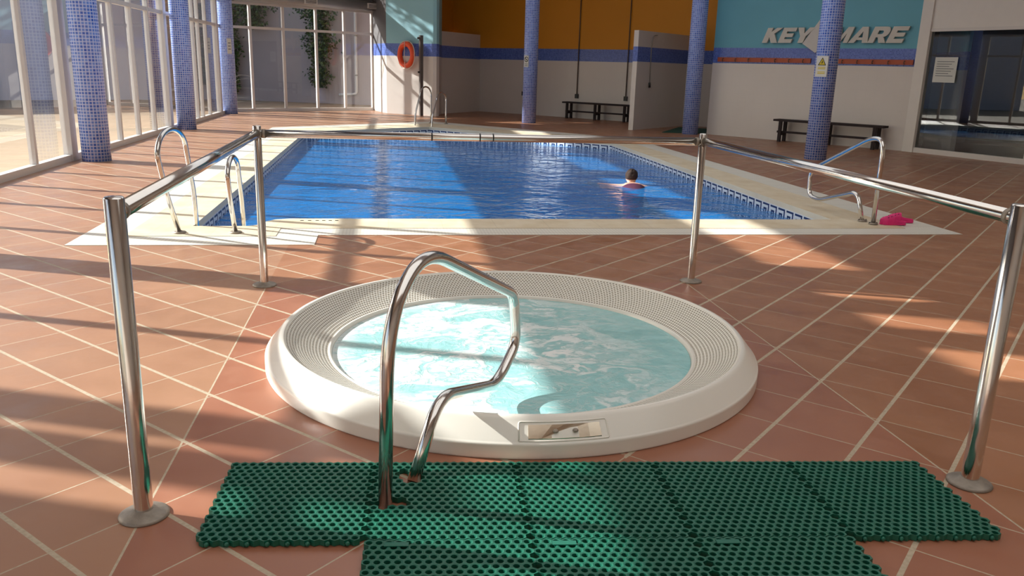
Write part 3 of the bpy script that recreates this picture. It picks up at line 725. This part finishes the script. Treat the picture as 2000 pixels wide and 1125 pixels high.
# hand rails bent from one tube
def bent_rail(name, base, ang, prof, radii, r, label, group, feet):
    t = thing(name, (*base, 0), label, 'handrail', group); d = Vector((math.cos(ang), math.sin(ang), 0))
    pts = [Vector((*base, 0))+d*s+Vector((0, 0, z)) for s, z in prof]
    e = MB(); e.tube(rounded(pts, radii, 10), r, 20); e.build('bent_tube', 'chrome', t)
    for s in feet:
        p = Vector((*base, 0))+d*s; e = MB(); e.lathe([(r*2.0, .014), (r*2.0, .020), (r*1.5, .026), (r, .03)], p, 24); fl = e.build('floor_flange', 'steel', t)
        for k in range(2):
            q = p+Vector((math.cos(PI*k), math.sin(PI*k), 0))*r*1.7; e = MB(); e.cyl(q, .006, .02, .032, 8); e.build('bolt', 'black', fl)
bent_rail('entry_handrail', (-.02, 2.53), math.radians(60), [(0, 0), (.03, .66), (.27, .845), (1.15, .47), (1.20, .22), (.97, .10), (.40, .255), (.20, .0)], [.22, .20, .07, .08, .10, .12], .0235,
          'bent steel entry handrail in front of the whirlpool, set through the green mats', 'bent entry handrails', ())
bent_rail('entry_handrail', (4.90, 7.67), math.radians(96), [(0, 0), (.01, .86), (.20, .865), (1.17, .42), (1.15, .13), (.95, .11), (.30, .30), (.17, .0)], [.16, .12, .10, .10, .08, .12], .0235,
          'bent steel entry handrail on the near right corner of the pool coping', 'bent entry handrails', (0, .17))
# pool ladders
def ladder(name, arches, label, r=.021):
    b = arches[0][0]; t = thing(name, (b[0], b[1], 0), label, 'pool ladder', 'pool ladders')
    for A, B, za, h, lean in arches:
        A3 = Vector((*A, .0)); B3 = Vector((*B, za)); d = Vector((B[0]-A[0], B[1]-A[1], 0)).normalized(); Lx = math.hypot(B[0]-A[0], B[1]-A[1])
        pts = []
        prof = [(0, 0), (-lean, h*.45), (-lean*1.15, h*.75)]
        n = 10; cx_ = (-lean*1.15+Lx*.62)/2; rx = (Lx*.62+lean*1.15)/2
        arc = [(cx_-rx*math.cos(PI*k/n), h*.78+(h*.22)*math.sin(PI*k/n)) for k in range(n+1)]
        prof = [(0, 0), (-lean*.7, h*.40)]+arc+[(Lx*.85, h*.35), (Lx, za)]
        P_ = [A3+d*s+Vector((0, 0, z)) for s, z in prof]
        e = MB(); e.tube(rounded(P_, .06, 3), r, 16); hd = e.build('handle', 'chrome', t)
        e = MB(); e.lathe([(.055, .010), (.056, .016), (.045, .024), (r, .028)], A3, 24); e.build('floor_flange', 'steel', hd)
    (A, B, za, h, l), (A2, B2, za2, h2, l2) = arches
    if za < 0:
        pass
    for k in range(3):
        z = -.28-.25*k; e = MB(); p = Vector((B[0], B[1], z)); q = Vector((B2[0], B2[1], z)); e.box((p.x+q.x)/2, (p.y+q.y)/2+.0, z, (q-p).length, .06, .02, math.atan2(q.y-p.y, q.x-p.x)); e.build('step', 'steel', t)
ladder('pool_ladder', [((-1.76, 7.25), (-1.69, 7.66), -.95, .885, .27), ((-1.30, 7.25), (-1.29, 7.66), -.95, .655, .17)], 'steel pool ladder at the near left corner of the pool')
ladder('pool_ladder', [((1.12, 21.7), (.62, 20.6), -.95, .93, .0), ((1.50, 21.6), (1.02, 20.3), -.95, .80, .0)], 'steel pool ladder at the far end of the pool below the lifebuoy')

# ------------------------------------------------------------------ green rubber mats
MO = Vector((-.575, 2.872, 0)); ma = math.radians(-4.9); E1 = Vector((math.cos(ma), math.sin(ma), 0)); E2 = Vector((math.sin(ma)*.6, -math.cos(ma), 0))
PX, PY, NC, NR = .0306, .0260, 17, 20; TH = .022
holes_clear = [(Vector((-.02, 2.53, 0)), .038), (Vector((.020, 2.525, 0)), .034), (Vector((.080, 2.703, 0)), .038), (Vector((.045, 2.72, 0)), .034)]
def mat_mesh(o):
    vs = []; fs = []; cells = set()
    def cen(i, j): return o+E1*(PX*(i+.5+(.5 if j % 2 else 0)))+E2*(PY*(j+.6))
    for j in range(NR):
        for i in range(NC - (1 if j % 2 else 0)):
            c = cen(i, j)
            if any((c-h).length < r for h, r in holes_clear): continue
            cells.add((i, j))
    hexc = [(0, -1), (1, -.5), (1, .5), (0, 1), (-1, .5), (-1, -.5)]
    def nb(i, j, k):      # neighbour across edge k (between corner k and k+1)
        odd = j % 2
        return [(i+(1 if odd else 0), j-1), (i+1, j), (i+(1 if odd else 0), j+1), (i-(0 if odd else 1), j+1), (i-1, j), (i-(0 if odd else 1), j-1)][k]
    for (i, j) in cells:
        c = cen(i, j); R6 = PY/1.5
        out = [c+E1*(PX/2*a)+E2*(R6*b) for a, b in hexc]; o12 = []
        for k in range(6): o12 += [out[k], (out[k]+out[(k+1) % 6])/2]
        rh = .0106
        inn = [c+E1*(rh*math.sin(PI*k/6))-E2*(rh*math.cos(PI*k/6)) for k in range(12)]
        b = len(vs)
        for p in o12: vs.append((p.x, p.y, TH+(0 if True else 0)))
        for p in inn: vs.append((p.x, p.y, TH-.0015))
        for p in inn: q = c+(p-c)*.9; vs.append((q.x, q.y, .002))
        for p in [c+(p-c)*.82+(0*p) for p in [(a+b_)/2*1.0 for a, b_ in zip(o12, inn)]]: pass
        for k in range(12):
            l = (k+1) % 12; fs.append((b+k, b+12+k, b+12+l, b+l)); fs.append((b+12+k, b+24+k, b+24+l, b+12+l))
        for k in range(6):
            if nb(i, j, k) not in cells:
                p, q = out[k], out[(k+1) % 6]; b2 = len(vs); vs += [(p.x, p.y, TH), (q.x, q.y, TH), (q.x, q.y, .002), (p.x, p.y, .002)]; fs.append((b2, b2+1, b2+2, b2+3))
    return vs, fs, cen
def rubber_mat(k, r, label):
    o_ = MO+E1*(.5205*k)+E2*(.524*r); vs, fs, cen = mat_mesh(o_)
    t = thing('rubber_mat', tuple(o_), label, 'mat', 'green perforated rubber mats')
    me = bpy.data.meshes.new('perforated_sheet'); me.from_pydata([(x-o_.x, y-o_.y, z) for x, y, z in vs], [], fs); me.materials.append(M['mat'])
    bm = bmesh.new(); bm.from_mesh(me); bmesh.ops.remove_doubles(bm, verts=bm.verts, dist=2e-4); bmesh.ops.recalc_face_normals(bm, faces=bm.faces); bm.to_mesh(me); bm.free()
    s = bpy.data.objects.new('perforated_sheet', me); COL.objects.link(s); s.parent = t
    for i in range(0, NC-1, 2):
        if r == 0 and k in (0, 4):
            c = cen(i, NR-1)+E2*.019; e = MB(); e.ball((c.x+.01, c.y, .011), (.008, .007, .008), n=8, m=6); e.build('edge_stud', 'mat', t)
    if r == 1:
        c = o_+E1*.10+E2*.028; e = MB(); e.box(c.x, c.y, TH+.0005, .075, .022, .003, ma); e.build('name_tab', 'matlabel', t)
rubber_mat(0, 0, 'green perforated rubber mat at the far left of the row beside the tub')
rubber_mat(1, 0, 'green perforated rubber mat pierced by both feet of the bent handrail')
rubber_mat(2, 0, 'green perforated rubber mat in the middle of the row, below the control plate')
rubber_mat(3, 0, 'green perforated rubber mat second from the right in the row beside the tub')
rubber_mat(4, 0, 'green perforated rubber mat at the right end of the row by the barrier post')
rubber_mat(1, 1, 'green perforated rubber mat at the left of the front row, cut by the frame')
rubber_mat(2, 1, 'green perforated rubber mat in the middle of the front row, cut by the frame')
rubber_mat(3, 1, 'green perforated rubber mat at the right of the front row, cut by the frame')

# ------------------------------------------------------------------ clogs
def clog(x, y, rz, label, z=.010):
    t = thing('clog', (x, y, z), label, 'clog', 'pink clogs'); t.rotation_euler.z = rz
    def half(s):        # half width along the length 0 (heel) .. 1 (toe)
        pts = [(0, .012), (.06, .028), (.2, .034), (.4, .034), (.6, .044), (.8, .047), (.93, .034), (1, .008)]
        for (a, u), (b, v) in zip(pts, pts[1:]):
            if a <= s <= b: k = (s-a)/(b-a); k = k*k*(3-2*k); return u+(v-u)*k
        return .008
    Lc = .265; n = 18; e = MB()
    loop = [(-Lc/2+Lc*i/n, half(i/n)) for i in range(n+1)]
    poly = [(a, -b) for a, b in loop]+[(a, b) for a, b in reversed(loop)]
    e.prism(poly, 0, .026); local('sole', e, 'pink', t)
    e = MB(); m_ = 10; rows = []; rows2 = []
    for i in range(n+1):
        s = i/n; hw = half(s)
        if s < .42: h = .028+.004*(1-s/.42)
        else: h = .030+.046*math.sin(PI*min(1, (1-s)/.58+.0)*.5)**.7
        if s < .46:
            rows.append(None); rows2.append(None)
        else:
            rows.append([Vector((-Lc/2+Lc*s, -hw*math.cos(PI*j/m_), .024+(h-.0)*math.sin(PI*j/m_)**.8)) for j in range(m_+1)])
            rows2.append([Vector((-Lc/2+Lc*s, -(hw-.005)*math.cos(PI*j/m_), .024+(h-.006)*math.sin(PI*j/m_)**.8)) for j in range(m_+1)])
    R1 = [r for r in rows if r]; R2 = [r for r in rows2 if r]
    e.grid(R1, 0, False); e.grid(R2, 0, False, flip=True); e.grid([R1[0], R2[0]], 0, False)
    local('upper', e, 'pink', t)
    e = MB(); ss_ = [.50*(1-k/12) for k in range(13)]
    path = [(-Lc/2+Lc*q, -half(q), q) for q in ss_]+[(-Lc/2+Lc*q, half(q), q) for q in reversed(ss_[:-1])]
    rw = []
    for x_, y_, q in path:
        top = .036+.026*(q/.5)**2.2; l_ = math.hypot(x_+Lc/2-.05, y_) or 1; k_ = .90
        rw.append([Vector((x_, y_, .018)), Vector((x_, y_, top-.003)), Vector((x_*1.0+(.0025 if q < .1 else 0), y_*.95, top)), Vector((x_+(.005 if q < .1 else 0), y_*k_, top-.004)), Vector((x_+(.005 if q < .1 else 0), y_*k_, .018))])
    e.grid(rw, 0, False); local('heel_rim', e, 'pink', t)
    for s, an in ((.62, .30), (.74, .26), (.86, .30), (.62, .70), (.74, .74), (.70, .5)):
        i = s; hw = half(s); h = .030+.046*math.sin(PI*min(1, (1-s)/.58)*.5)**.7; e = MB()
        e.ball((-Lc/2+Lc*s, -hw*math.cos(PI*an), .024+h*math.sin(PI*an)**.8), (.005, .005, .005), n=8, m=6); local('vent_hole', e, 'inkdark', t)
clog(5.11, 7.66, math.radians(172), 'pink clog nearest to the bent handrail, toe pointing left')
clog(5.28, 7.80, math.radians(166), 'pink clog behind and right of its pair')

# ------------------------------------------------------------------ swimmer
sw = thing('person', (3.50, 11.50, -.15), 'person with short dark hair in a maroon swimsuit swimming away in the pool', 'person'); sw.rotation_euler.z = -.16
J = []; Ed = []; Rr = []
def jt(p, r, parent=None):
    J.append(p); Rr.append(r if isinstance(r, tuple) else (r, r))
    if parent is not None: Ed.append((parent, len(J)-1))
    return len(J)-1
pel = jt((0, -.56, -.20), (.14, .10)); wa = jt((0, -.34, -.12), (.12, .09), pel); ch = jt((0, -.12, -.055), (.145, .095), wa); ub = jt((0, .04, -.025), (.11, .075), ch)
nk = jt((0, .12, .005), .052, ub); hd0 = jt((0, .17, .055), .068, nk); hd1 = jt((0, .19, .115), (.078, .085), hd0); hd2 = jt((0, .185, .165), .062, hd1)
nose = jt((0, .285, .095), .012, hd1)
for s in (-1, 1): jt((s*.082, .175, .10), .014, hd1)
for s in (-1, 1):
    sh = jt((s*.17, .03, -.04), .060, ub); el = jt((s*(.42), .14 if s < 0 else .06, -.03 if s < 0 else -.10), .040, sh); wr = jt((s*.60, .36 if s < 0 else .28, -.035 if s < 0 else -.18), .028, el)
    d = Vector((s*.25, .9, -.05)).normalized(); p = Vector(J[wr])+d*.07; pm = jt(tuple(p), (.034, .016), wr); side = Vector((0, 0, 1)).cross(d)
    for k, ln in ((-1.5, .055), (-.5, .07), (.5, .075), (1.5, .066)):
        q = p+d*.035+side*k*.018; a = jt(tuple(q), .009, pm); b = jt(tuple(q+d*ln*.5+Vector((0, 0, -.004))), .008, a); jt(tuple(q+d*ln+Vector((0, 0, -.014))), .007, b)
    q = Vector(J[wr])+d*.03+side*(.03*s); a = jt(tuple(q), .011, wr); jt(tuple(q+d*.04+side*.02*s), .009, a)
    hp = jt((s*.10, -.66, -.24), .088, pel); kn = jt((s*.30, -.90, -.22), .060, hp); an = jt((s*.24, -1.24, -.24), .036, kn); jt((s*.30, -1.38, -.26), (.035, .022), an)
me = bpy.data.meshes.new('body'); me.from_pydata(J, Ed, []); bo = bpy.data.objects.new('body', me); COL.objects.link(bo); bo.parent = sw; me.materials.append(M['skin'])
md = bo.modifiers.new('skin', 'SKIN'); md.use_smooth_shade = True
if not me.skin_vertices: pass
for i, r in enumerate(Rr): me.skin_vertices[0].data[i].radius = r; me.skin_vertices[0].data[i].use_root = (i == 0)
sb = bo.modifiers.new('subdivision', 'SUBSURF'); sb.levels = 2; sb.render_levels = 2
def hairpt(th, ph, r): return Vector((r[0]*math.sin(th)*math.cos(ph), r[1]*math.sin(th)*math.sin(ph), r[2]*math.cos(th)))
e = MB(); cH = Vector((0, .178, .128)); rows = []
for i in range(13):
    row = []
    for j in range(28):
        ph = 2*PI*j/28; front = max(0, math.sin(ph)); lim = PI*(.68-.30*front**1.5); th = .001+(lim)*i/12
        k = 1+.03*math.sin(7*ph+3*th)+.10*random.random()*(1 if i else 0); p = cH+hairpt(th, ph, (.086*k, .100*k, .094*k)); row.append(p)
    rows.append(row)
e.grid(rows, 0, flip=True); local('hair', e, 'hair', sw)
for s in (-1, 1):
    e = MB(); e.ball((s*.03, .262, .115), .011, n=8, m=6); local('eye', e, 'inkdark', sw)
e = MB(); rows = []
for y_, z_, rx, rz_ in ((-.07, -.047, .150, .086), (-.09, -.050, .176, .101), (-.12, -.055, .190, .112), (-.24, -.09, .170, .112), (-.36, -.125, .155, .108), (-.48, -.165, .165, .115), (-.58, -.205, .175, .122), (-.66, -.235, .160, .11)):
    rows.append([Vector((rx*math.cos(2*PI*j/24), y_, z_+rz_*math.sin(2*PI*j/24))) for j in range(24)])
e.grid(rows, 0); local('swimsuit', e, 'suit', sw)
for s in (-1, 1): e = MB(); e.tube([(s*.10, .0, .012), (s*.085, .06, .03), (s*.09, .11, .0)], .012, 8); local('shoulder_strap', e, 'suit', sw)

# ------------------------------------------------------------------ gym machine behind the glass
gx, gy = (BG1[0]+D.x*2.3+Nn.x*1.6, BG1[1]+D.y*2.3+Nn.y*1.6)
gy_ = thing('exercise_bike', (gx, gy, 0), 'dark exercise machine dimly seen behind the glass door', 'exercise machine'); gy_.rotation_euler.z = -.4
e = MB(); e.box(0, 0, .04, 1.0, .10, .06); e.box(-.45, 0, .04, .08, .5, .06); e.box(.45, 0, .04, .08, .5, .06); local('base_frame', e, 'hose', gy_)
e = MB(); e.tube([(.3, 0, .05), (.42, 0, 1.1)], .035); e.tube([(-.25, 0, .05), (-.3, 0, .75)], .035); local('upright', e, 'hose', gy_)
e = MB(); e.ball((-.3, 0, .8), (.16, .12, .05)); local('saddle', e, 'black', gy_)
e = MB(); e.tube([(.42, -.25, 1.15), (.42, .25, 1.15)], .018); e.tube([(.42, -.25, 1.15), (.25, -.25, 1.2)], .018); e.tube([(.42, .25, 1.15), (.25, .25, 1.2)], .018); local('handlebar', e, 'black', gy_)
e = MB(); e.box(.46, 0, 1.25, .05, .30, .20); local('console', e, 'black', gy_)
e = MB(); rows = [[Vector((.15+r*math.cos(2*PI*j/24), y_, .35+r*math.sin(2*PI*j/24))) for j in range(24)] for r, y_ in ((.001, -.05), (.22, -.05), (.24, 0), (.22, .05), (.001, .05))]; e.grid(rows, 0); local('flywheel', e, 'black', gy_)

# ------------------------------------------------------------------ outdoors
e = MB(); e.slab((-24, 20.5), (-12.35, 29.8), -.04, 4.6, .25); e.slab((-12.35, 29.8), (-6.4, 34.0), -.04, 4.6, .25); tag(e.build('garden_wall', 'extwall2'), 'tall pale rendered wall at the far side of the terrace, left', 'wall')
e = MB(); e.slab((-6.4, 34.0), (5.0, 29.9), -.04, 4.3, .25); ivy_wall = e.build('garden_wall', 'extwall'); tag(ivy_wall, 'pale rendered wall with hanging ivy behind the glazed back wall', 'wall')
def leaves(name, c, size, n, label, group='ivy plants on the garden wall', leaf=.07, taper=True, stem=True):
    t = thing(name, (c[0], c[1], c[2]), label, 'ivy', group); e = MB()
    for k in range(n):
        v = random.random(); wv = size[0]*((.35+.65*v) if taper else 1)*(1+.3*math.sin(v*19))
        p = Vector((c[0]+random.gauss(0, .28)*wv, c[1]-random.random()*size[1], c[2]+v*size[2])); p.y += -.36*(p.x-c[0])
        a = Vector((random.uniform(-1, 1), random.uniform(-1, .3), random.uniform(-1, .4))).normalized(); b = a.cross(Vector((random.uniform(-1, 1), random.uniform(-1, 1), random.uniform(-1, 1)))).normalized()
        s_ = leaf*random.uniform(.6, 1.3); e.face([p-a*s_, p+b*s_*.6, p+a*s_, p-b*s_*.6])
    e.build('foliage', 'leaf', t, merge=False)
    if stem: e = MB(); e.tube([(c[0], c[1]-.05, c[2]), (c[0]+.05, c[1]-.05, c[2]+size[2]*.5), (c[0], c[1]-.05, c[2]+size[2])], .02, 6); e.build('stem', 'bark', t)
leaves('hanging_ivy', (-2.45, 32.35, .55), (1.35, .35, 3.7), 2600, 'dark green ivy hanging down the pale wall in the middle of the back window')
leaves('hanging_ivy', (-5.75, 33.5, .2), (.9, .35, 4.0), 1800, 'dark green ivy hanging beside the farthest left pillar')
leaves('hanging_ivy', (-4.9, 33.2, 2.6), (1.6, .35, 1.6), 1200, 'dark ivy clump at the top of the wall left of the middle ivy', stem=False)
dp_ = thing('drain_pipe', (-1.15, 31.8, 0), 'pale drain pipe with a bent foot on the wall behind the back window', 'pipe')
e = MB(); e.tube(rounded([(-1.10, 31.85, 4.2), (-1.10, 31.85, .35), (-1.75, 31.95, .30)], .1), .05, 10); e.build('pipe_run', 'pipe', dp_)
for z in (1.0, 2.4, 3.6):
    e = MB(); e.cyl((-1.10, 31.85, z), .062, 0, .05, 12); e.build('pipe_clip', 'hose', dp_)
pt = thing('palm_tree', (-6.8, 27.4, 0), 'rough brown palm trunk on the terrace outside the left windows', 'palm tree')
e = MB(); pts = [(-6.8+.05*math.sin(k), 27.4, -.04+.35*k) for k in range(20)]; e.tube(pts, lambda t: .36+.03*math.sin(t*60)-.05*t, 14); e.build('trunk', 'bark', pt)
for k in range(18):
    a = 2*PI*k/18; e = MB(); c0 = Vector((-6.8, 27.4, 6.5)); d = Vector((math.cos(a), math.sin(a), 0)); prev = None; sd = Vector((-d.y, d.x, 0)); lift = random.uniform(.4, 1.1)
    P_ = [c0+d*(2.4*t)+Vector((0, 0, lift*math.sin(PI*t*.8)-1.6*t*t)) for t in [i/14 for i in range(15)]]
    for i in range(1, 15):
        p = P_[i]; l_ = .55*math.sin(PI*min(1, i/14*.9+.1))
        for s in (-1, 1): e.face([p, p+d*.05, p+sd*s*l_+d*.25-Vector((0, 0, .15*l_)), p+sd*s*l_+d*.22-Vector((0, 0, .15*l_))])
    e.tube(P_, .02, 5); e.build('frond', 'leaf', pt, merge=False)
e = MB()  # unseen blocker added outdoors; its slots shape shade on the near left floor
for ya, yb in ((1.0, 5.02), (5.27, 5.50), (5.62, 5.84)): e.slab((-7.6, ya), (-7.6, yb), -.04, 4.42, .2)
e.slab((-7.6, 5.02), (-7.6, 5.27), -.04, 1.9, .2); e.slab((-7.6, 5.50), (-7.6, 5.62), -.04, 1.9, .2); tag(e.build('shade_blocker', 'extwall'), 'unseen slotted blocker added for shade outside the glass wall left of the camera', 'wall')
